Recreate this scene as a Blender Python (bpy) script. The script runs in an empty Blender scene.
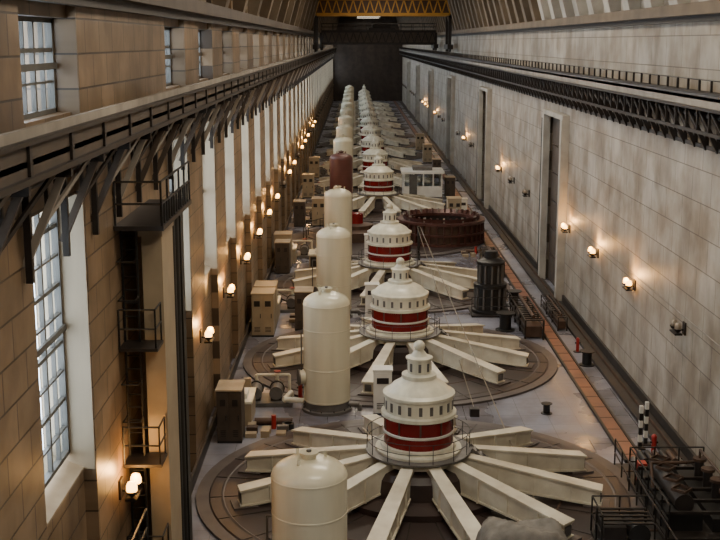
import bpy, math, random
from mathutils import Vector, Matrix
random.seed(7)
D=bpy.data; C=bpy.context; S=C.scene
pi=math.pi
# ------------------------------------------------------------------ materials
def nn(nt,t,**k):
    n=nt.nodes.new(t)
    for a,b in k.items(): setattr(n,a,b)
    return n
def mat(name,col,rough=.5,metal=0.,var=.25,scale=2.,bump=0.,col2=None,streak=False,emit=0.,ecol=None):
    m=D.materials.new(name); m.use_nodes=True; nt=m.node_tree; b=nt.nodes['Principled BSDF']
    b.inputs['Roughness'].default_value=rough; b.inputs['Metallic'].default_value=metal
    tc=nn(nt,'ShaderNodeTexCoord'); mp=nn(nt,'ShaderNodeMapping')
    nt.links.new(tc.outputs['Object'],mp.inputs['Vector'])
    if streak: mp.inputs['Scale'].default_value=(1.5,1.5,.15)
    nz=nn(nt,'ShaderNodeTexNoise'); nz.inputs['Scale'].default_value=scale; nz.inputs['Detail'].default_value=6
    nt.links.new(mp.outputs[0],nz.inputs['Vector'])
    r=nn(nt,'ShaderNodeValToRGB'); r.color_ramp.elements[0].position=.3; r.color_ramp.elements[1].position=.7
    c2=col2 or tuple(c*(1-var) for c in col)
    r.color_ramp.elements[0].color=(*c2,1); r.color_ramp.elements[1].color=(*col,1)
    nt.links.new(nz.outputs['Fac'],r.inputs['Fac']); nt.links.new(r.outputs['Color'],b.inputs['Base Color'])
    if bump:
        bp=nn(nt,'ShaderNodeBump'); bp.inputs['Strength'].default_value=bump; bp.inputs['Distance'].default_value=.05
        nt.links.new(nz.outputs['Fac'],bp.inputs['Height']); nt.links.new(bp.outputs[0],b.inputs['Normal'])
    if emit:
        b.inputs['Emission Color'].default_value=(*(ecol or col),1); b.inputs['Emission Strength'].default_value=emit
    return m
def tilemat(name,ca,cb,mortar,bw,bh,axes,rough=.6,stain=.5,ms=.012,ys=.25,offset=.5,patch=(.72,.7,.66),ps=.9,rvar=False):
    m=D.materials.new(name); m.use_nodes=True; nt=m.node_tree; b=nt.nodes['Principled BSDF']
    b.inputs['Roughness'].default_value=rough
    tc=nn(nt,'ShaderNodeTexCoord'); sp=nn(nt,'ShaderNodeSeparateXYZ'); cm=nn(nt,'ShaderNodeCombineXYZ')
    nt.links.new(tc.outputs['Object'],sp.inputs[0])
    nt.links.new(sp.outputs[axes[0]],cm.inputs[0]); nt.links.new(sp.outputs[axes[1]],cm.inputs[1])
    br=nn(nt,'ShaderNodeTexBrick'); br.offset=offset
    br.inputs['Scale'].default_value=1; br.inputs['Brick Width'].default_value=bw; br.inputs['Row Height'].default_value=bh
    br.inputs['Mortar Size'].default_value=ms; br.inputs['Color1'].default_value=(*ca,1); br.inputs['Color2'].default_value=(*cb,1)
    br.inputs['Mortar'].default_value=(*mortar,1)
    nt.links.new(cm.outputs[0],br.inputs['Vector'])
    mp=nn(nt,'ShaderNodeMapping'); mp.inputs['Scale'].default_value=(.4,.4*ys,.4)
    nt.links.new(cm.outputs[0],mp.inputs['Vector'])
    nz=nn(nt,'ShaderNodeTexNoise'); nz.inputs['Scale'].default_value=1.2; nz.inputs['Detail'].default_value=7; nz.inputs['Roughness'].default_value=.6
    nt.links.new(mp.outputs[0],nz.inputs['Vector'])
    r=nn(nt,'ShaderNodeValToRGB'); r.color_ramp.elements[0].position=.32; r.color_ramp.elements[1].position=.6
    g=1-stain; r.color_ramp.elements[0].color=(g,g*.93,g*.86,1); r.color_ramp.elements[1].color=(1,1,1,1)
    nt.links.new(nz.outputs['Fac'],r.inputs['Fac'])
    n2=nn(nt,'ShaderNodeTexNoise'); n2.inputs['Scale'].default_value=ps; n2.inputs['Detail'].default_value=8
    nt.links.new(cm.outputs[0],n2.inputs['Vector'])
    r2=nn(nt,'ShaderNodeValToRGB'); r2.color_ramp.elements[0].position=.38; r2.color_ramp.elements[1].position=.58
    r2.color_ramp.elements[0].color=(*patch,1); r2.color_ramp.elements[1].color=(1,1,1,1)
    nt.links.new(n2.outputs['Fac'],r2.inputs['Fac'])
    mx=nn(nt,'ShaderNodeMixRGB',blend_type='MULTIPLY'); mx.inputs[0].default_value=1
    nt.links.new(br.outputs['Color'],mx.inputs[1]); nt.links.new(r.outputs[0],mx.inputs[2])
    m2=nn(nt,'ShaderNodeMixRGB',blend_type='MULTIPLY'); m2.inputs[0].default_value=1
    nt.links.new(mx.outputs[0],m2.inputs[1]); nt.links.new(r2.outputs[0],m2.inputs[2])
    nt.links.new(m2.outputs[0],b.inputs['Base Color'])
    bp=nn(nt,'ShaderNodeBump'); bp.inputs['Strength'].default_value=.4; bp.inputs['Distance'].default_value=.02; bp.invert=True
    nt.links.new(br.outputs['Fac'],bp.inputs['Height']); nt.links.new(bp.outputs[0],b.inputs['Normal'])
    if rvar:
        mr=nn(nt,'ShaderNodeMapRange'); mr.inputs['From Min'].default_value=.35; mr.inputs['From Max'].default_value=.65; mr.inputs['To Min'].default_value=.16; mr.inputs['To Max'].default_value=.5
        nt.links.new(n2.outputs['Fac'],mr.inputs[0]); nt.links.new(mr.outputs[0],b.inputs['Roughness'])
    return m
M={}
M['wallR']=tilemat('stone_panels_right',(.46,.415,.35),(.40,.365,.31),(.18,.155,.125),2.4,1.25,(1,2),.5,.45,.022,.4,.5,(.68,.62,.55),.5)
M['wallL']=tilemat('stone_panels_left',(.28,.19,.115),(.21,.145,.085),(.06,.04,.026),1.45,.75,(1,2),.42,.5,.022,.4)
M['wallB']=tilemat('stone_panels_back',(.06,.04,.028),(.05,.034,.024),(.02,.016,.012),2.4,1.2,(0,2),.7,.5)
M['reveal']=mat('reveal_plaster',(.40,.32,.22),.6,0,.3,1.,streak=True)
M['floor']=tilemat('floor_tiles',(.24,.25,.31),(.22,.23,.285),(.12,.125,.14),1.2,1.2,(0,1),.33,.4,.012,1,0,(.62,.56,.52),.3,True)
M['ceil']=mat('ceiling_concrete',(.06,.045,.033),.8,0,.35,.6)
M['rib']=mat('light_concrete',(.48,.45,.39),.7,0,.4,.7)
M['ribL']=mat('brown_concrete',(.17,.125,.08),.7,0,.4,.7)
M['cream']=mat('cream_enamel',(.79,.75,.60),.28,0,.3,1.6,streak=True)
M['arm']=mat('cream_arm_paint',(.76,.71,.57),.4,0,.4,1.1,col2=(.50,.44,.33))
M['tank']=mat('tank_paint',(.64,.59,.43),.26,0,.18,1.2,streak=True)
M['tankbrown']=mat('tank_primer',(.11,.035,.025),.45,0,.3,1.2)
M['red']=mat('red_enamel',(.19,.008,.007),.25,0,.3,2)
M['disc']=mat('brown_deck_plate',(.045,.027,.023),.42,0,.45,.7,col2=(.02,.013,.012))
M['discrim']=mat('deck_rim',(.10,.08,.072),.5,0,.35,1.5)
M['steel']=mat('dark_steel',(.032,.025,.021),.5,.3,.4,3)
M['rust']=mat('brown_steel',(.10,.055,.034),.6,.2,.5,1.5)
M['railwood']=mat('rail_brown',(.08,.057,.04),.6,.1,.4,1.2)
M['railgrey']=mat('rail_light_paint',(.33,.29,.24),.6,.1,.4,1.2)
M['black']=mat('black_paint',(.009,.008,.007),.5,0,.3,3)
M['stripe']=mat('channel_cover',(.27,.10,.055),.45,0,.4,.6,col2=(.13,.055,.035))
M['trench']=mat('trench_grate',(.045,.037,.032),.5,.2,.4,1.5)
M['yellow']=mat('crane_yellow',(.56,.28,.035),.5,0,.3,1)
M['white']=mat('white_enamel',(.70,.68,.62),.4,0,.15,2)
M['beige']=mat('beige_cabinet',(.36,.28,.18),.45,0,.2,1.5)
M['grey']=mat('grey_machine',(.14,.13,.12),.45,.2,.35,2)
M['tarp']=mat('tarpaulin',(.24,.22,.19),.8,0,.4,3,bump=.6)
M['copper']=mat('stator_varnish',(.11,.042,.032),.4,.2,.5,3)
M['frame']=mat('window_frame_paint',(.09,.085,.075),.5,0,.3,3)
M['cable']=mat('rope_steel',(.30,.26,.2),.5,.4,.2,3)
M['bulb']=mat('lamp_glass',(1,.7,.3),.3,0,0,1,emit=10,ecol=(1,.50,.12))
M['bulboff']=mat('lamp_glass_unlit',(.25,.2,.15),.2,0,0,1)
M['fillglow']=mat('fill_panel_glow',(1,.9,.75),.3,0,0,1,emit=3,ecol=(1,.85,.65))  # glowing underside of the added overhead fill panels
M['redpaint']=mat('fire_red',(.36,.02,.014),.4,0,.2,2)
def glass():
    m=D.materials.new('window_glass'); m.use_nodes=True; nt=m.node_tree; nt.nodes.clear()
    o=nn(nt,'ShaderNodeOutputMaterial'); t=nn(nt,'ShaderNodeBsdfTransparent'); g=nn(nt,'ShaderNodeBsdfGlossy'); x=nn(nt,'ShaderNodeMixShader')
    nz=nn(nt,'ShaderNodeTexNoise'); nz.inputs['Scale'].default_value=2
    r=nn(nt,'ShaderNodeValToRGB'); r.color_ramp.elements[0].color=(.6,.66,.68,1); r.color_ramp.elements[1].color=(.95,.97,1,1)
    nt.links.new(nz.outputs['Fac'],r.inputs[0]); nt.links.new(r.outputs[0],t.inputs[0])
    g.inputs['Roughness'].default_value=.08; x.inputs[0].default_value=.06
    nt.links.new(t.outputs[0],x.inputs[1]); nt.links.new(g.outputs[0],x.inputs[2]); nt.links.new(x.outputs[0],o.inputs[0]); return m
M['glass']=glass()
# ------------------------------------------------------------------ mesh builder
class MB:
    def __init__(s): s.v=[];s.f=[];s.m=[];s.sm=[];s.mats=[]
    def mi(s,k):
        if k not in s.mats: s.mats.append(k)
        return s.mats.index(k)
    def add(s,vs,fs,k,sm=False):
        o=len(s.v); s.v+= [tuple(v) for v in vs]; i=s.mi(k)
        for f in fs: s.f.append(tuple(a+o for a in f)); s.m.append(i); s.sm.append(sm)
    def box(s,x0,x1,y0,y1,z0,z1,k,R=None):
        vs=[Vector((x,y,z)) for z in (z0,z1) for y in (y0,y1) for x in (x0,x1)]
        if R is not None: vs=[R@v for v in vs]
        s.add(vs,[(0,2,3,1),(4,5,7,6),(0,1,5,4),(2,6,7,3),(0,4,6,2),(1,3,7,5)],k)
    def hexa(s,vs,k):
        s.add(vs,[(3,2,1,0),(4,5,6,7),(0,1,5,4),(1,2,6,5),(2,3,7,6),(3,0,4,7)],k)
    def cyl(s,p,q,r,k,n=10,r2=None,cap=True):
        p=Vector(p);q=Vector(q);d=(q-p)
        if d.length<1e-6:return
        d.normalize(); u=d.orthogonal().normalized(); w=d.cross(u); r2=r if r2 is None else r2
        A=[];B=[]
        for i in range(n):
            a=2*pi*i/n; e=u*math.cos(a)+w*math.sin(a); A.append(p+e*r);B.append(q+e*r2)
        s.add(A+B,[(i,(i+1)%n,n+(i+1)%n,n+i) for i in range(n)],k,n>6)
        if cap:
            s.add(A,[tuple(range(n))[::-1]],k); s.add(B,[tuple(range(n))],k)
    def beam(s,p,q,w,h,k):
        p=Vector(p);q=Vector(q);d=(q-p).normalized()
        up=Vector((0,0,1)) if abs(d.z)<.95 else Vector((0,1,0))
        sd=d.cross(up).normalized()*w/2; u=sd.cross(d).normalized()*h/2
        s.hexa([p-sd-u,p+sd-u,q+sd-u,q-sd-u,p-sd+u,p+sd+u,q+sd+u,q-sd+u],k)
    def lathe(s,prof,k,n=40,smooth=False,c=(0,0,0),a0=0,a1=2*pi):
        full=abs(a1-a0-2*pi)<1e-6; m=n if full else n+1
        def ring(r,z): return [(c[0]+r*math.cos(a0+(a1-a0)*i/n),c[1]+r*math.sin(a0+(a1-a0)*i/n),c[2]+z) for i in range(m)]
        if smooth:
            vs=[];fs=[]
            for r,z in prof: vs+=ring(r,z)
            for j in range(len(prof)-1):
                for i in range(n):
                    a=j*m+i;b=j*m+(i+1)%m; fs.append((a,b,b+m,a+m))
            s.add(vs,fs,k,True)
        else:
            for j in range(len(prof)-1):
                vs=ring(*prof[j])+ring(*prof[j+1])
                s.add(vs,[(i,(i+1)%m,(i+1)%m+m,i+m) for i in range(n)],k,True)
    def dome(s,r,z,h,k,n=32,c=(0,0,0)):
        s.lathe([(max(r*math.cos(a*pi/2/8),.001),z+h*math.sin(a*pi/2/8)) for a in range(9)],k,n,True,c)
    def sphere(s,c,r,k,n=14):
        s.lathe([(max(r*math.cos(-pi/2+pi*a/8),.001),r*math.sin(-pi/2+pi*a/8)) for a in range(9)],k,n,True,c)
    def path(s,pts,r,k,n=6):
        for a,b in zip(pts[:-1],pts[1:]): s.cyl(a,b,r,k,n)
    def ringpipe(s,R,z,r,k,n=32,c=(0,0)):
        s.path([(c[0]+R*math.cos(2*pi*i/n),c[1]+R*math.sin(2*pi*i/n),z) for i in range(n+1)],r,k,5)
    def rail(s,pts,h,k,r=.025,step=1.5,mid=True):
        for a,b in zip(pts[:-1],pts[1:]):
            a=Vector(a);b=Vector(b);L=(b-a).length;n=max(1,int(L/step))
            for i in range(n+1):
                p=a+(b-a)*i/n; s.cyl(p,p+Vector((0,0,h)),r,k,5)
            for hh in ((h,h*.5) if mid else (h,)): s.cyl(a+Vector((0,0,hh)),b+Vector((0,0,hh)),r,k,5)
    def mesh(s,name):
        me=D.meshes.new(name); me.from_pydata(s.v,[],s.f); 
        for k in s.mats: me.materials.append(M[k])
        me.polygons.foreach_set('material_index',s.m); me.polygons.foreach_set('use_smooth',s.sm); me.update()
        return me
    def obj(s,name,loc=(0,0,0),rz=0,sc=1): return inst(s.mesh(name),name,loc,rz,sc)
def inst(me,name,loc=(0,0,0),rz=0,sc=1):
    o=D.objects.new(name,me); S.collection.objects.link(o); o.location=loc; o.rotation_euler=(0,0,rz)
    o.scale=(sc,sc,sc) if isinstance(sc,(int,float)) else sc
    return o
XL,XR,YE,ZC=-6.,13.1,322.,25.
# ------------------------------------------------------------------ shell
b=MB(); b.box(-7.4,XR+.4,-14,YE+.4,-.4,0,'floor'); b.obj('floor')
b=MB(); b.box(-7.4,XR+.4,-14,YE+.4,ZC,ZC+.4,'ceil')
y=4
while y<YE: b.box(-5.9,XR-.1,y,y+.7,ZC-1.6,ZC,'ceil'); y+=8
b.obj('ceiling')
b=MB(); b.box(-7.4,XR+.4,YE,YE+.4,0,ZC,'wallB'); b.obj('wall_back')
b=MB(); b.box(-7.4,XR+.4,-14.4,-14,0,ZC,'wallB'); b.obj('wall_front')
b=MB()
doors=[(70.5,78.),(111.,119.),(152.,160.),(193.,201.),(234,242),(275,283)]
yy=-14.
for a,c in doors:
    b.box(XR,XR+.4,yy,a,0,ZC,'wallR'); b.box(XR,XR+.4,a,c,11.2,ZC,'wallR'); b.box(XR+.35,XR+.4,a,c,0,11.2,'wallR'); yy=c
b.box(XR,XR+.4,yy,YE,0,ZC,'wallR')
b.obj('wall_right')
for i,(a,c) in enumerate(doors):
    q=MB(); w=c-a
    q.box(-.5,.0,0,.55,0,11.3,'rib'); q.box(-.45,.0,w-.5,w,0,11.3,'rib'); q.box(-.45,0,0,w,11.3,11.6,'rib')
    for k in range(6):
        q.box(.18,.3,.55,w*.5,k*1.86+.04,k*1.86+1.82,'steel'); q.box(.18,.3,w*.5+.1,w-.5,k*1.86+.04,k*1.86+1.82,'railwood')
    q.box(.1,.32,w*.5,w*.5+.1,0,11.2,'black')
    q.cyl((-.35,w+.25,0),(-.35,w+.25,11),.12,'black',8); q.cyl((-.2,.7,0),(-.2,.7,11),.07,'black',8)
    q.obj('door_%d'%(i+1),(XR,a,0))
# left wall
P=8.0; OW=4.3
n=int(YE/P)
ops=[21+P*k for k in range(-4,n+1) if 21+P*k+OW<YE and k!=1]
b=MB(); prev=-14.
for o in ops:
    b.box(-7.2,XL,prev,o,0,ZC,'wallL')
    b.box(-7.2,-6.3,o,o+OW,0,6.3,'wallL'); b.box(-7.2,-6.2,o,o+OW,12.7,14.5,'wallL'); b.box(-7.2,-6.2,o,o+OW,16.5,ZC,'wallL')
    for yy_ in (o+.0,o+OW-.05):
        b.box(-7.15,-6.02,yy_,yy_+.05,6.3,12.7,'reveal')
    b.hexa([(-7.1,o+.05,6.3),(-6.28,o+.05,6.3),(-6.28,o+OW-.05,6.3),(-7.1,o+OW-.05,6.3),(-7.1,o+.05,6.7),(-6.28,o+.05,6.36),(-6.28,o+OW-.05,6.36),(-7.1,o+OW-.05,6.7)],'reveal')
    prev=o+OW
b.box(-7.2,XL,prev,YE,0,ZC,'wallL')
b.obj('wall_left')
def windowmesh(w,h,nx,nz,name):
    q=MB()
    q.box(0,.015,0,w,0,h,'glass')
    for yy_ in (0,w-.1): q.box(-.05,.1,yy_,yy_+.1,0,h,'frame')
    for zz in (0,h-.1): q.box(-.05,.1,0,w,zz,zz+.1,'frame')
    for i in range(1,nx): 
        t=.05 if i%2 else .11
        q.box(-.03,.07,w*i/nx-t/2,w*i/nx+t/2,.1,h-.1,'frame')
    for i in range(1,nz):
        t=.05 if i%2 else .09
        q.box(-.03,.07,.1,w-.1,h*i/nz-t/2,h*i/nz+t/2,'frame')
    q.box(.1,.16,0,w,h*.5-.07,h*.5+.07,'frame')
    q.cyl((.2,w*.3,h*.1),(.2,w*.3,h*.75),.02,'frame',5)
    return q.mesh(name)
wl=windowmesh(OW-.1,6.0,6,9,'window_tall'); wu=windowmesh(OW,2.0,6,3,'window_clerestory')
k=1
for o in ops:
    inst(wl,'window_%d'%k,(-6.68,o+.05,6.7)); k+=1
for o in ops:
    inst(wu,'window_%d'%k,(-6.6,o,14.5)); k+=1
for o in ops:
    for (z,h) in ((9.5,6.4),(15.5,2.)):
        L=D.lights.new('sky_portal','AREA'); L.shape='RECTANGLE'; L.size=h; L.size_y=OW
        L.cycles.is_portal=True
        ob=D.objects.new('sky_portal',L); S.collection.objects.link(ob); ob.location=(-7.3,o+OW/2,z); ob.rotation_euler=(0,-pi/2,0)
def cornice(side):
    q=MB(); x=XL if side<0 else XR; s=1 if side<0 else -1
    def bx(d0,d1,y0,y1,z0,z1,k):
        a,c=x+s*d0,x+s*d1; q.box(min(a,c),max(a,c),y0,y1,z0,z1,k)
    bx(0,.5,-13,YE,17.0,17.45,'railwood' if side<0 else 'ribL')
    bx(0,.25,-13,YE,16.75,17.0,'steel')
    yy=2.
    while yy<YE-3:
        X=lambda d:x+s*d
        vs=[(X(0),yy,17.45),(X(.5),yy,17.45),(X(.5),yy+1.2,17.45),(X(0),yy+1.2,17.45),(X(0),yy,24.9),(X(2.6),yy,24.9),(X(2.6),yy+1.2,24.9),(X(0),yy+1.2,24.9)]
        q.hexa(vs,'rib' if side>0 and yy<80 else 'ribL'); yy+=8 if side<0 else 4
    q.obj('trim_%d'%(1 if side<0 else 2))
cornice(-1);cornice(1)
b=MB(); b.box(XR-.12,XR,-13,70.4,0,.45,'trench'); b.box(XR-.12,XR,78.1,110.8,0,.45,'trench'); b.obj('baseboard_right')
b=MB(); b.box(XL,XL+.1,-13,YE,0,.5,'trench'); b.obj('baseboard_left')
# ------------------------------------------------------------------ crane runways
q=MB()
x0,x1=XL+.02,XL+.95
q.box(x0,x1,-12,YE-1,14.1,14.2,'railwood'); q.box(x1-.12,x1,-12,YE-1,13.95,14.45,'railwood')
q.box(x1-.3,x1+.1,-12,YE-1,14.45,14.52,'steel'); q.box(x1-.14,x1-.04,-12,YE-1,14.52,14.68,'railgrey')
q.box(x1-.3,x1+.1,-12,YE-1,13.85,13.95,'steel')
q.cyl((x0+.4,-12,13.6),(x0+.4,YE-1,13.6),.09,'steel',6)
y=1.6;i=0
while y<YE-3:
    q.beam((x0,y,12.0),(x1-.1,y,13.85),.11,.14,'railgrey' if i%3==1 else 'railwood')
    q.beam((x0+.08,y,11.7),(x0+.08,y,14.05),.13,.13,'steel')
    q.beam((x0,y,13.72),(x1,y,13.72),.13,.16,'steel')
    q.beam((x0+.45,y,12.95),(x0+.45,y,13.8),.07,.07,'steel')
    q.beam((x0+.1,y,12.4),(x1-.2,y+2.4,13.8),.06,.08,'railgrey' if i%2 else 'steel')
    q.beam((x0+.3,y+1.2,13.1),(x0+.3,y+1.2,13.9),.05,.05,'steel')
    q.box(x1-.02,x1+.05,y-.08,y+.08,13.95,14.45,'steel'); y+=2.7; i+=1
q.obj('crane_runway_beam')
q=MB(); x0,x1=XR-.02,XR-.95
q.box(x1,x0,-12,YE-1,14.0,14.12,'railwood'); q.box(x1,x1+.12,-12,YE-1,13.75,14.2,'railgrey')
q.box(x1-.1,x1+.3,-12,YE-1,14.2,14.3,'steel'); q.box(x1-.1,x1+.3,-12,YE-1,13.65,13.75,'steel')
q.box(x0-.1,x0,-12,YE-1,12.1,12.25,'steel')
q.cyl((x1+.1,-12,14.7),(x1+.1,YE-1,14.7),.03,'steel',5)
y=2.
while y<YE-3:
    q.beam((x0-.05,y,12.1),(x1+.1,y,13.65),.16,.16,'steel'); q.beam((x0-.08,y,12.1),(x0-.08,y,13.95),.14,.14,'steel')
    q.beam((x1+.06,y,12.8),(x1+.06,y,14.7),.08,.08,'steel')
    q.beam((x0,y,13.55),(x1,y,13.55),.12,.14,'steel'); q.beam((x1+.1,y,12.9),(x1+.1,y+1.4,13.6),.05,.06,'steel'); y+=1.4
q.box(x1+.02,x1+.1,-12,YE-1,12.8,12.92,'steel'); q.box(x1+.5,x0,-12,YE-1,13.3,13.4,'black')
q.obj('crane_runway_beam')
# ------------------------------------------------------------------ bridge cranes
def crane(y,z0,name,kk,h=1.9,trol=True):
    q=MB(); xa,xb=XL+.95,XR-.95
    for yy in (y,y+4.5):
        for zz in (z0,z0+h): q.box(xa,xb,yy,yy+.35,zz,zz+.35,kk)
        q.box(xa,xb,yy+.1,yy+.2,z0+.3,z0+h,'railwood' if kk=='steel' else 'rust')
        N=16
        for i in range(N):
            a=xa+(xb-xa)*i/N;c=xa+(xb-xa)*(i+1)/N
            q.beam((a,yy+.05,z0+.2),((a+c)/2,yy+.05,z0+h+.1),.15,.2,kk); q.beam(((a+c)/2,yy+.05,z0+h+.1),(c,yy+.05,z0+.2),.15,.2,kk)
        q.rail([(xa,yy,z0+h+.35),(xb,yy,z0+h+.35)],1.0,kk,.04,1.6)
    for x in (xa,xb):
        q.box(x-.35,x+.35,y-1,y+5.8,15.1,15.7,'steel')
        for yy in (y,y+4.6): q.box(x-.2,x+.2,yy,yy+.35,15.4,z0+h,'steel')
        for yy in (y-.6,y+.6,y+4.2,y+5.4): q.cyl((x-.12,yy,15.02),(x+.12,yy,15.02),.26,'steel',12)
    if trol: q.box(2,6,y-.3,y+5.2,z0+h+.35,z0+h+.7,'steel'); q.box(2.6,5.4,y+.5,y+4,z0+h+.7,z0+h+1.3,kk)
    q.obj(name)
crane(150,19.3,'bridge_crane','yellow'); crane(176,15.6,'maintenance_crane','steel',1.8)
# ------------------------------------------------------------------ generators
def generator(dr,name):
    q=MB()
    q.lathe([(8.,0),(8.,.1),(7.55,.1)],'discrim',72)
    q.lathe([(7.55,.1),(7.5,.14),(3.2,.14)],'disc',72)
    q.lathe([(7.12,.143),(7.05,.17),(7.0,.143)],'discrim',72)
    q.lathe([(5.2,.143),(5.15,.16),(5.1,.143)],'rust',72)
    for i in range(24):
        a=2*pi*(i+.5)/24; c,s_=math.cos(a),math.sin(a)
        q.beam((3.2*c,3.2*s_,.145),(7.5*c,7.5*s_,.145),.05,.02,'steel')
    q.lathe([(3.2,.14),(3.2,.35),(2.6,.42),(2.2,.42),(2.1,1.0),(1.9,1.2),(dr+.1,1.25)],'disc',48)
    for i in range(12):
        a=2*pi*(i+.5)/12; R=Matrix.Rotation(a,4,'Z')
        def T(vs): return [R@Vector(v) for v in vs]
        r0,r1=dr+.12,6.5; w0,w1=.21,.31
        q.hexa(T([(r0,-w0*.75,.6),(r1,-w1*.75,.2),(r1,w1*.75,.2),(r0,w0*.75,.6),(r0,-w0*.75,1.55),(r1,-w1*.75,.72),(r1,w1*.75,.72),(r0,w0*.75,1.55)]),'arm')
        q.hexa(T([(r0,-w0,1.52),(r1+.06,-w1,.7),(r1+.06,w1,.7),(r0,w0,1.52),(r0,-w0,1.59),(r1+.06,-w1,.77),(r1+.06,w1,.77),(r0,w0,1.59)]),'arm')
        q.hexa(T([(r0+.8,-w0,.5),(r1+.06,-w1,.16),(r1+.06,w1,.16),(r0+.8,w0,.5),(r0+.8,-w0,.57),(r1+.06,-w1,.23),(r1+.06,w1,.23),(r0+.8,w0,.57)]),'arm')
        for t in (.3,.55,.8):
            rr=r0+(r1-r0)*t; ww=w0+(w1-w0)*t; zt=1.52-.82*t; zb=.5-.3*t
            q.hexa(T([(rr,-ww,zb),(rr+.05,-ww,zb),(rr+.05,ww,zb),(rr,ww,zb),(rr,-ww,zt),(rr+.05,-ww,zt),(rr+.05,ww,zt),(rr,ww,zt)]),'arm')
        q.box(r1-.55,r1+.3,-.42,.42,.14,.2,'discrim',R)
        q.box(r1+.0,r1+.05,-.16,.16,.3,.62,'grey',R)
    q.lathe([(dr+.3,1.3),(dr+.3,1.72),(dr+.12,1.76),(dr+.12,1.9),(dr,1.92)],'cream',48)
    q.lathe([(dr,1.92),(dr,2.32)],'red',48); q.lathe([(dr+.02,2.32),(dr+.04,2.34),(dr+.04,2.4),(dr,2.42)],'white',48)
    q.lathe([(dr,2.42),(dr,2.92)],'red',48)
    q.lathe([(dr,2.92),(dr+.1,2.94),(dr+.1,3.06),(dr-.02,3.1),(dr-.02,3.62),(dr+.04,3.66),(dr+.04,3.76),(dr-.12,3.84)],'cream',48)
    q.lathe([(dr-.12,3.84),(dr-.3,4.03),(dr-.55,4.18),(.62,4.28)],'cream',48,True)
    for i in range(20):
        R=Matrix.Rotation(2*pi*i/20,4,'Z'); q.box(dr-.04,dr-.005,-.06,.06,3.2,3.52,'grey',R)
        if i%2: q.box(dr-.02,dr+.02,-.03,.03,2.45,2.9,'rust',R)
    q.lathe([(.62,4.28),(.62,4.42),(.45,4.46),(.42,4.46),(.42,4.95),(.48,4.97),(.48,5.03),(.3,5.08)],'cream',28)
    for i in range(8):
        R=Matrix.Rotation(2*pi*i/8,4,'Z'); q.box(.40,.435,-.05,.05,4.55,4.85,'grey',R)
    q.lathe([(.3,5.08),(.22,5.2),(.14,5.3)],'cream',20,True); q.sphere((0,0,5.42),.21,'cream')
    Rr=dr+.6
    q.lathe([(Rr+.05,1.58),(Rr+.05,1.64),(dr+.25,1.64)],'grey',40)
    for hh in (2.0,2.35): q.ringpipe(Rr,hh,.014,'black',28)
    for i in range(14):
        a=2*pi*i/14; q.cyl((Rr*math.cos(a),Rr*math.sin(a),1.62),(Rr*math.cos(a),Rr*math.sin(a),2.35),.014,'black',5)
    for o_ in (-.25,.25): q.beam((Rr+.05,o_,1.65),(Rr+1.9,o_,.16),.05,.1,'grey')
    for i in range(8):
        t=i/8; q.box(Rr+.05+1.85*t,Rr+.25+1.85*t,-.25,.25,1.55-1.45*t,1.59-1.45*t,'grey')
    return q.mesh(name)
g1=generator(1.25,'hydro_generator'); g2=generator(1.43,'hydro_generator_large')
XG=2.28
for i,d in enumerate([39.5,57,75,111,129,147,165,183,201,219,237,255,273,291]):
    inst(g1 if i==0 else g2,'hydro_generator',(XG,d,0.0),0.0,(1,1,1 if i!=1 else .95))
# ------------------------------------------------------------------ pressure tanks
def tank(k,name,H=5.25):
    q=MB(); r=1.03
    q.lathe([(1.12,0),(1.12,.12),(1.0,.14),(1.0,.45)],'grey',36)
    q.lathe([(r,.45),(r,H-.62)],k,40)
    for z in (.5,H*.36,H*.68,H-.64): q.lathe([(r,z-.03),(r+.01,z-.02),(r+.01,z+.02),(r,z+.03)],k,40)
    q.dome(r,H-.62,.5,k,40)
    q.lathe([(.2,H-.2),(.2,H-.02),(.26,H-.02),(.26,H+.04),(.001,H+.04)],k,20)
    q.cyl((0,0,H),(0,0,H+.1),.07,'grey',8)
    for a in (.6,2.4,4.3): q.box(.5*math.cos(a)-.04,.5*math.cos(a)+.04,.5*math.sin(a)-.04,.5*math.sin(a)+.04,H-.25,H-.02,k)
    q.cyl((-.9,-.5,1.5),(-1.1,-.62,1.5),.3,k,16); q.cyl((-1.1,-.62,1.5),(-1.14,-.64,1.5),.36,'grey',16)
    q.path([(-1.0,.3,.9),(-1.25,.35,.9),(-1.25,.35,3.2),(-1.0,.3,3.2)],.035,'grey')
    q.path([(-1.0,-.2,.35),(-1.9,-.2,.35),(-1.9,.9,.35),(-1.9,.9,.1)],.12,'cream',10)
    q.path([(1.0,-.1,.3),(1.5,-.1,.3),(1.5,-.1,.05)],.1,'grey',8)
    for i in range(12):
        a=2*pi*i/12; q.cyl((1.06*math.cos(a),1.06*math.sin(a),.12),(1.06*math.cos(a),1.06*math.sin(a),.2),.03,'steel',6)
    return q.mesh(name)
tm=tank('tank','pressure_tank'); tb=tank('tankbrown','pressure_tank_primed',6.4); tt=tank('tank','pressure_tank_tall',6.4)
for d,s_ in ((29.5,.975),(49.0,1.04),(66.6,1.05),(84.3,1.06)): inst(tm,'pressure_tank',(-1.25,d,0),random.uniform(-.3,.3),(1,1,s_))
inst(tb,'pressure_tank',(-1.25,103,0))
for d in (121,139,157,175,193,211,229,247,265): inst(tt,'pressure_tank',(-1.25,d,0))
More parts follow.
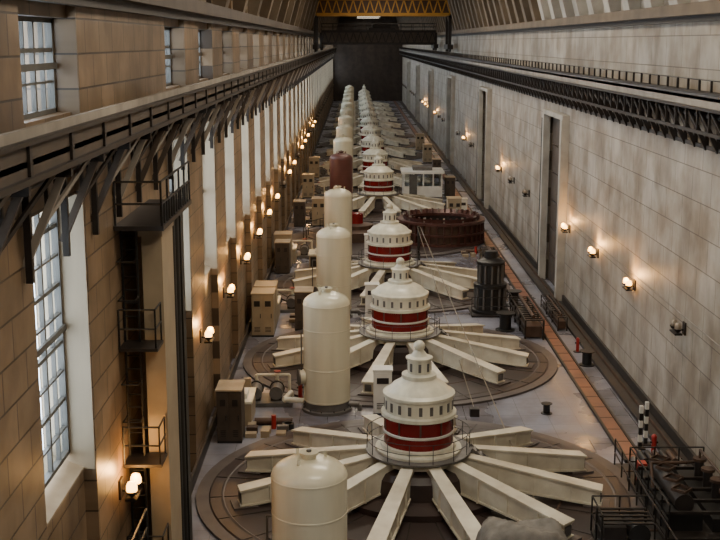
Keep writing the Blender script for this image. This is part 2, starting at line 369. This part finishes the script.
def pump():
    q=MB()
    q.box(-1.1,1.1,-.8,.8,0,.18,'grey')
    for x in (-.6,.35):
        q.cyl((x,-.5,.55),(x,.3,.55),.3,'grey',16); q.cyl((x,.3,.55),(x,.45,.55),.34,'steel',16); q.box(x-.25,x+.25,-.4,.2,.18,.35,'steel')
        q.cyl((x,.45,.55),(x,.7,.55),.12,'redpaint',10); q.cyl((x,.6,.5),(x,.6,1.1),.08,'cream',8)
    q.path([(-.6,.6,1.1),(.35,.6,1.1),(.9,.6,1.1),(.9,.6,.1)],.07,'cream',8)
    q.cyl((.35,.6,1.25),(.35,.6,1.29),.16,'redpaint',12)
    q.box(-1.05,-.75,-.7,-.45,.18,1.3,'beige')
    return q.mesh('oil_pump_unit')
pm=pump()
for d in (50,68.2,86,104,122,140): inst(pm,'oil_pump_unit',(-4.2 if d>51 else -3.9,d,0))
def cabinet(w,d,h,k,name,doors_=2,top=None):
    q=MB(); q.box(-w/2,w/2,-d/2,d/2,0,.1,'black'); q.box(-w/2,w/2,-d/2,d/2,.1,h,k); q.box(-w/2-.04,w/2+.04,-d/2-.04,d/2+.04,h,h+.06,top or k)
    for i in range(doors_):
        a=-w/2+w*i/doors_+.04;c=-w/2+w*(i+1)/doors_-.04
        q.box(a,c,-d/2-.03,-d/2,.18,h-.08,k); q.box(a+.1,c-.1,-d/2-.05,-d/2-.03,h*.72,h*.85,'steel'); q.box(c-.1,c-.06,-d/2-.07,-d/2-.03,h*.45,h*.55,'black')
        for j in range(4): q.box(a+.1,c-.1,-d/2-.045,-d/2-.03,.3+j*.08,.33+j*.08,'steel')
    return q.mesh(name)
c1=cabinet(1.2,1.6,2.4,'beige','control_cabinet'); c2=cabinet(.8,.7,2.0,'white','switch_cabinet',1); c3=cabinet(1.0,1.4,2.2,'railwood','relay_cabinet',2,'reveal')
for (m_,n_,x,yv) in [(c3,'relay_cabinet',-5.1,45.2),(c1,'control_cabinet',-5.1,62.5),(c1,'control_cabinet',-5.1,64.4),(c2,'switch_cabinet',1.2,48.4),(c2,'switch_cabinet',1.0,66.3),
    (c3,'relay_cabinet',-2.9,63.8),(c3,'relay_cabinet',-5.1,80),(c1,'control_cabinet',-5.2,82.3),(c3,'relay_cabinet',-4.9,101),(c1,'control_cabinet',-3.2,101.3),(c1,'control_cabinet',-4.9,120),(c2,'switch_cabinet',1.1,84),
    (c1,'control_cabinet',-4.9,138),(c1,'control_cabinet',8.8,101.5),(c2,'switch_cabinet',9.8,104),(c3,'relay_cabinet',9.9,119.5),(c3,'relay_cabinet',9.8,138),(c1,'control_cabinet',9.8,156),(c1,'control_cabinet',9.8,174)]:
    inst(m_,n_,(x,yv,0))
q=MB(); q.box(-.7,.7,-1,1,0,1.,'beige'); q.box(-.75,.75,-1.05,1.05,1.,1.1,'cream'); q.box(-.6,.2,-1.04,-1,.2,.9,'steel'); q.box(-.3,.5,-.6,.4,1.1,1.3,'white')
tbm=q.mesh('work_bench')
for x,yv in ((-5.1,47.6),(-5.2,66.3),(-2.6,82),(-5.1,84.3)): inst(tbm,'work_bench',(x,yv,0))
q=MB(); random.seed(3)
for i in range(7):
    h=random.uniform(.15,.45); ox=(i%3)*.75-1.1; oyy=(i//3)*.65-.9
    q.box(ox,ox+random.uniform(.4,.65),oyy,oyy+random.uniform(.3,.55),0,h,random.choice(['grey','rust','steel','beige']))
q.cyl((-.8,1.1,.18),(1.1,1.1,.18),.18,'rust',12); q.lathe([(.3,0),(.3,.3),(.2,.3),(.2,0)],'black',20,c=(.9,.5,0)); q.cyl((.2,.5,0),(.2,.5,.7),.12,'redpaint',12)
sm_=q.mesh('spare_parts_pile')
for x,yv in ((-3.6,45.9),(-2.9,65.8),(9.1,86.5),(8.9,103.5)): inst(sm_,'spare_parts_pile',(x,yv,0),0,.85)
# ------------------------------------------------------------------ dismantled stator, pit
q=MB(); r=3.3
for z,h in ((0,.25),(.9,.2),(1.9,.25)): q.lathe([(r-.5,z),(r+.25,z),(r+.25,z+h),(r-.5,z+h),(r-.5,z)],'copper',64)
q.lathe([(r,.2),(r,2.)],'rust',64); q.lathe([(r-.35,2.2),(r-.35,.1)],'steel',64); q.lathe([(r-.45,2.15),(r-.15,2.5),(r-.25,2.15)],'copper',64)
for i in range(36):
    R=Matrix.Rotation(2*pi*i/36,4,'Z'); q.box(r,r+.2,-.05,.05,.2,1.95,'copper',R); q.box(r-.42,r-.2,-.06,.06,2.15,2.6,'railgrey' if i%3==0 else 'copper',R)
q.lathe([(2.2,.02),(2.2,.6),(1.0,.8),(.01,.8)],'copper',32)
q.obj('stator_ring',(7.0,92.5,0.16),0,(1,1,.85))
q=MB(); q.lathe([(8,0),(8,.12),(7.2,.12),(7.2,.16)],'discrim',72); q.lathe([(7.2,.16),(.01,.16)],'disc',72)
q.rail([(6.5*math.cos(a*pi/10),6.5*math.sin(a*pi/10),.16) for a in range(7,14)],1.1,'steel',.03,1.5)
c=(-2.2,0,0)
q.lathe([(1.9,.16),(1.9,.9),(1.4,1.1),(1.4,1.4),(.6,1.5)],'rust',40,c=c); q.lathe([(.6,1.5),(.6,2.3),(.01,2.4)],'red',24,c=c)
q.obj('dismantled_unit',(XG,93,0))
q=MB(); q.lathe([(1.1,.1),(1.1,.3),(.85,.35),(.85,1.6),(1.0,1.65),(1.0,1.85),(.7,1.9),(.7,3.0),(.85,3.05),(.85,3.2),(.4,3.4),(.4,3.8),(.01,3.85)],'black',28)
for i in range(12):
    R=Matrix.Rotation(2*pi*i/12,4,'Z'); q.box(.83,.98,-.04,.04,.35,1.65,'grey',R); q.box(.68,.8,-.04,.04,1.9,3.0,'grey',R)
q.box(-1.2,1.2,-1.2,1.2,-.0,.12,'steel'); q.rail([(-1.2,-1.2,.12),(1.2,-1.2,.12),(1.2,1.2,.12)],1.1,'steel')
q.obj('turbine_shaft_assembly',(8.1,67.4,0))
q=MB(); q.box(-2,2,-1.8,1.8,0,.3,'grey'); q.box(-2,2,-1.8,1.8,.3,1.4,'white'); q.box(-2.2,2.2,-2,2,2.7,2.95,'white'); q.box(-1.9,1.9,-1.7,1.7,1.4,2.7,'glass')
for x in (-2,-1,0,1,1.88): q.box(x,x+.12,-1.82,-1.7,1.4,2.7,'white'); q.box(x,x+.12,1.7,1.82,1.4,2.7,'white')
for yv in (-.6,.6): q.box(-2,-1.88,yv,yv+.1,1.4,2.7,'white'); q.box(1.88,2,yv,yv+.1,1.4,2.7,'white')
q.box(-1.4,-.6,-1.86,-1.8,.3,2.6,'frame'); q.box(-1,1,-1,1,2.95,3.3,'grey')
q.obj('control_booth',(7.0,119.8,0))
# ------------------------------------------------------------------ right side floor channel
q=MB(); q.box(10.55,11.15,42.2,YE-1,0,.06,'stripe')
q.box(10.45,10.55,42.2,YE-1,0,.12,'steel'); q.box(11.15,11.25,42.2,YE-1,0,.12,'steel')
y=43
while y<YE-3: q.box(10.55,11.15,y,y+.04,.06,.07,'steel'); y+=1.5
q.obj('cable_channel')
q=MB(); q.box(12.2,12.95,42.2,YE-1,0,.05,'trench'); q.box(12.1,12.2,42.2,YE-1,0,.16,'steel'); q.box(12.6,12.66,42.2,YE-1,.05,.2,'rust')
q.obj('drain_grate')
q=MB(); q.box(9.6,12.95,31.5,42.1,0,.03,'trench')
for i in range(6): q.box(9.6,12.95,32.2+i*1.8,32.3+i*1.8,.03,.06,'rust')
q.obj('floor_hatch')
def rack():
    q=MB()
    for x in (-.5,.5):
        for yv in (-3,-1,1,3): q.box(x-.05,x+.05,yv-.05,yv+.05,0,1.1,'steel')
        for z in (.3,.7,1.05): q.box(x-.04,x+.04,-3,3,z,z+.07,'steel')
    yv=-2.9
    while yv<3: q.box(-.5,.5,yv,yv+.08,1.05,1.1,'steel'); yv+=.45
    q.box(-.45,.45,-2.8,-.2,.1,.7,'rust'); q.box(-.45,.4,.3,2.6,.1,.6,'grey'); q.cyl((0,-2.6,1.2),(0,2.4,1.2),.1,'rust',8)
    return q.mesh('steel_rack')
rk=rack(); inst(rk,'steel_rack',(9.8,64,0)); inst(rk,'steel_rack',(9.8,81.,0)); inst(rk,'steel_rack',(11.7,66,0),0,(.5,1,.7))
q=MB(); q.lathe([(.5,0),(.5,.05),(.3,.08),(.3,.85),(.5,.88),(.5,.93),(.01,.93)],'black',20)
dm=q.mesh('cable_drum'); inst(dm,'cable_drum',(8.5,63.2,0),0,1.1); inst(dm,'cable_drum',(9.8,69.4,0)); inst(dm,'cable_drum',(11.7,56,0),0,.8); inst(dm,'cable_drum',(8.4,48.3,0),0,.5)
q=MB(); q.cyl((0,0,0),(0,0,.05),.3,'black',14); q.cyl((0,0,.05),(0,0,.95),.12,'redpaint',14); q.sphere((0,0,.98),.14,'redpaint',12); q.cyl((-.2,0,.7),(.2,0,.7),.06,'black',8)
hy=q.mesh('fire_hydrant'); inst(hy,'fire_hydrant',(11.7,58.5,0),0,.7); inst(hy,'fire_hydrant',(11.75,43.0,0),0,.8); inst(hy,'fire_hydrant',(-2.5,50.4,0),0,.8)
q=MB(); 
for i in range(6): q.box(-.07,.07,-.07,.07,i*.3,(i+1)*.3,'white' if i%2 else 'black')
q.box(-.2,.2,-.2,.2,0,.06,'steel'); sp=q.mesh('striped_bollard')
for x,yv in ((11.4,43.8),(11.75,44.3)): inst(sp,'striped_bollard',(x-.0,yv,0))
q=MB(); q.box(-1.4,1.4,-3,2.6,0,.25,'steel'); q.box(-1.3,-.1,-2.4,1.6,.25,.9,'black'); q.cyl((-.7,-2.3,1.15),(-.7,1.2,1.15),.32,'steel',18)
for yv in (-1.9,-.9,.1,.9): q.lathe([(.32,-.05),(.36,-.05),(.36,.05),(.32,.05)],'rust',4,c=(-.7,yv,1.5))
q.box(.2,1.3,-2.5,2.2,.25,.7,'black'); 
for yv in (-2,-1,0,1): q.cyl((.75,yv,.7),(.75,yv,1.4),.16,'steel',12); q.cyl((.75,yv,1.4),(.75,yv,1.5),.24,'rust',12)
q.path([(.75,-2,1.5),(.75,-2,1.8),(.75,1,1.8),(.75,1,1.5)],.05,'rust',8); q.box(-1.2,-.9,1.7,2.1,.25,1.,'redpaint')
q.rail([(-1.35,-2.9,.25),(-1.35,2.5,.25),(1.35,2.5,.25)],1.1,'black',.03,.8)
for yv in (-2.6,-1.6,-.6,.4,1.4): q.box(-1.3,1.35,yv,yv+.1,.9,1.0,'steel')
q.path([(-1.3,-1,.3),(-1.1,.5,1.5),(.2,.8,1.4),(1.3,2.3,.9)],.06,'rust',8)
q.obj('compressor_skid',(11.45,37.6,0.06))
q=MB()
for i in range(7): q.cyl((-.9+i*.28,-1.2,.16),(-.9+i*.28,1.1,.16),.13,random.choice(['rust','steel','grey']),10)
for i in range(5): q.cyl((-.7+i*.28,-1.1,.40),(-.7+i*.28,1.0,.40),.12,random.choice(['rust','steel','black']),10)
q.box(-1.05,1.05,-.8,-.7,0,.05,'rust'); q.obj('pipe_stack',(11.6,41.4,0.06),1.57*0+.0,(1,.45,1.2))
q=MB(); q.box(-.9,.9,-.8,.8,0,.15,'black'); q.box(-.8,-.1,-.7,.7,.15,.9,'steel'); q.cyl((.35,-.6,.6),(.35,.6,.6),.35,'black',16); q.rail([(-.9,-.8,.15),(-.9,.8,.15),(.9,.8,.15)],1.2,'black',.03,.6)
for i in range(5): q.box(-.8,.8,-.6+i*.3,-.52+i*.3,.95,1.0,'steel')
q.obj('welding_machine',(8.65,34.6,0.1))
q=MB(); q.rail([(8.6,32.6,0.),(9.8,32.6,0.03),(9.8,36.5,0.03),(9.95,41.8,0.03)],1.1,'steel',.03,1.2); q.obj('guard_railing')
q=MB(); N=20; vs=[];fs=[]
for j in range(N+1):
    for i in range(N+1):
        u=i/N*2-1;v=j/N*2-1; e=max(abs(u),abs(v)); z=1.6*(1-max(0,(e-.6)/.4)**1.8)+random.uniform(-.06,.06)*(1-e*.4)-.2*math.sin(u*4+v*3)*(1-e)
        vs.append((u*(1.7-.2*abs(v))+random.uniform(-.03,.03),v*(1.0-.2*abs(u))+random.uniform(-.03,.03),max(.0,z)))
for j in range(N):
    for i in range(N): a=j*(N+1)+i; fs.append((a,a+1,a+N+2,a+N+1))
q.add(vs,fs,'tarp',True); q.obj('tarpaulin_covered_load',(5.0,32.1,0.1),0,(1,1,1.1))
q=MB(); q.path([(4.6,80,3.2),(6.3,37.3,.25)],.025,'cable'); q.path([(4.4,80,3.2),(5.2,48,.3)],.02,'cable'); q.cyl((4.5,80,0.14),(4.5,80,3.3),.1,'steel',8)
q.box(6.1,6.5,37,37.4,0.17,.35,'steel'); q.box(5.,5.4,47.8,48.2,.0,.35,'steel'); q.obj('guy_rope')
# ------------------------------------------------------------------ access tower left
q=MB()
q.box(-5.5,-4.98,29.2,31.0,0,11.4,'beige')
q.box(-5.6,-4.95,29.15,31.05,11.1,11.4,'beige')
for yv in (31.5,32.2): q.cyl((-5.25,yv,0),(-5.25,yv,11.2),.26,'black',14)
q.box(-5.98,-5.0,32.6,33.1,0,11.2,'black')
q.box(-5.99,-4.75,28.2,33.2,11.4,11.52,'steel')
q.rail([(-5.95,28.25,11.52),(-4.8,28.25,11.52),(-4.8,33.15,11.52)],1.1,'black',.03,.9); 
for i in range(12): q.box(-4.83,-4.78,28.3+i*.4,28.34+i*.4,11.5,12.1,'black')
for x in (-5.98,-5.6): q.box(x,x+.05,28.9,28.98,0,11.4,'black')
z=.3
while z<11.3: q.cyl((-5.95,28.94,z),(-5.58,28.94,z),.02,'black',5); z+=.35
for z in (2.2,5.2,8.3):
    q.box(-5.99,-5.0,28.2,29.1,z,z+.08,'steel'); q.rail([(-5.97,28.25,z+.08),(-5.05,28.25,z+.08),(-5.05,29.1,z+.08)],1.0,'black',.025,.5)
for z in (1.2,3.2,6.4,7.4,9.6,10.6):
    q.path([(-5.97,28.9,z),(-5.97,28.3,z),(-5.55,28.3,z),(-5.55,28.9,z)],.02,'black',5)
q.obj('access_ladder_tower')
q=MB(); q.box(-5.99,-5.2,22.,27.2,3.4,3.5,'steel'); q.rail([(-5.25,22,3.5),(-5.25,27.2,3.5)],1.0,'black',.03,1.)
for yv in (22.5,26.5): q.beam((-5.95,yv,2.6),(-5.3,yv,3.4),.08,.08,'steel')
q.obj('inspection_balcony')
# ------------------------------------------------------------------ sconces
def sconce(bk):
    q=MB(); q.box(0,.06,-.18,.18,-.25,.25,'steel'); q.beam((.03,0,-.05),(.38,0,-.1),.06,.06,'steel'); q.beam((.36,-.32,-.1),(.36,.32,-.1),.05,.05,'steel')
    q.box(.2,.5,-.4,.4,-.2,-.14,'steel')
    for yv in (-.28,.28):
        q.lathe([(.03,-.12),(.13,-.04),(.17,.05)],'steel',12,c=(.36,yv,0)); q.lathe([(.1,-.02),(.14,.06),(.14,.16),(.1,.26),(.001,.3)],bk,12,True,c=(.36,yv,0))
    return q.mesh('wall_sconce')
sm=sconce('bulb'); smo=sconce('bulboff')
def addsc(x,yv,z,s,on=True,p=95):
    o=inst(sm if on else smo,'wall_sconce',(x,yv,z),0 if s>0 else pi)
    if not on: return
    L=D.lights.new('sconce_light','POINT'); L.energy=p; L.color=(1,.50,.15); L.shadow_soft_size=.14
    lo=D.objects.new('sconce_light',L); S.collection.objects.link(lo); lo.parent=o; lo.location=(.42,0,.5)
addsc(XL,27.7,4.85,1,True,130)
yv=43.2;i=0
while yv<YE-10: addsc(XL,yv,4.85,1,i not in (6,9,13) and i<16,140); yv+=8.0;i+=1
yv=44.3;i=0
while yv<YE-10:
    if not any(a-.5<yv<c+.7 for a,c in doors): addsc(XR,yv,4.85,-1,i not in (0,5,6,9,10,12,15,16,18) and i<22,150)
    yv+=8.3;i+=1
q=MB(); q.cyl((XR-.03,-10,5.3),(XR-.03,70,5.3),.02,'railgrey',6); q.obj('wall_conduit')
# ------------------------------------------------------------------ overhead fill lights, added to brighten the hall
q=MB(); q.box(-3,3,-.5,.5,0,.25,'white'); q.box(-2.9,2.9,-.42,.42,-.04,0,'fillglow');  # invented housing that carries the added fill light
for x in (-2,2): q.cyl((x,0,.25),(x,0,2.6),.03,'steel',6)
lm=q.mesh('ceiling_fill')
yv=8.
while yv<YE-5:
    o=inst(lm,'ceiling_fill',(3.5,yv,22.3))
    L=D.lights.new('fill_light','AREA'); L.shape='RECTANGLE'; L.size=6;L.size_y=1; L.energy=1650 if yv<125 else 400; L.color=(1,.87,.69)  # added interior fill, weaker down the hall
    lo=D.objects.new('fill_light',L); S.collection.objects.link(lo); lo.parent=o; lo.location=(0,0,-.1); yv+=17
# ------------------------------------------------------------------ world, camera
w=D.worlds.new('sky'); S.world=w; w.use_nodes=True; nt=w.node_tree; bg=nt.nodes['Background']
bg.inputs[0].default_value=(.87,.93,1,1); bg.inputs[1].default_value=14
cam=D.cameras.new('cam'); co=D.objects.new('camera',cam); S.collection.objects.link(co); S.camera=co
cam.sensor_width=36; cam.lens=57.5; cam.clip_end=800; cam.clip_start=.1
co.location=(0,0,16); co.rotation_euler=(math.radians(90-11.21),0,math.radians(-.25))
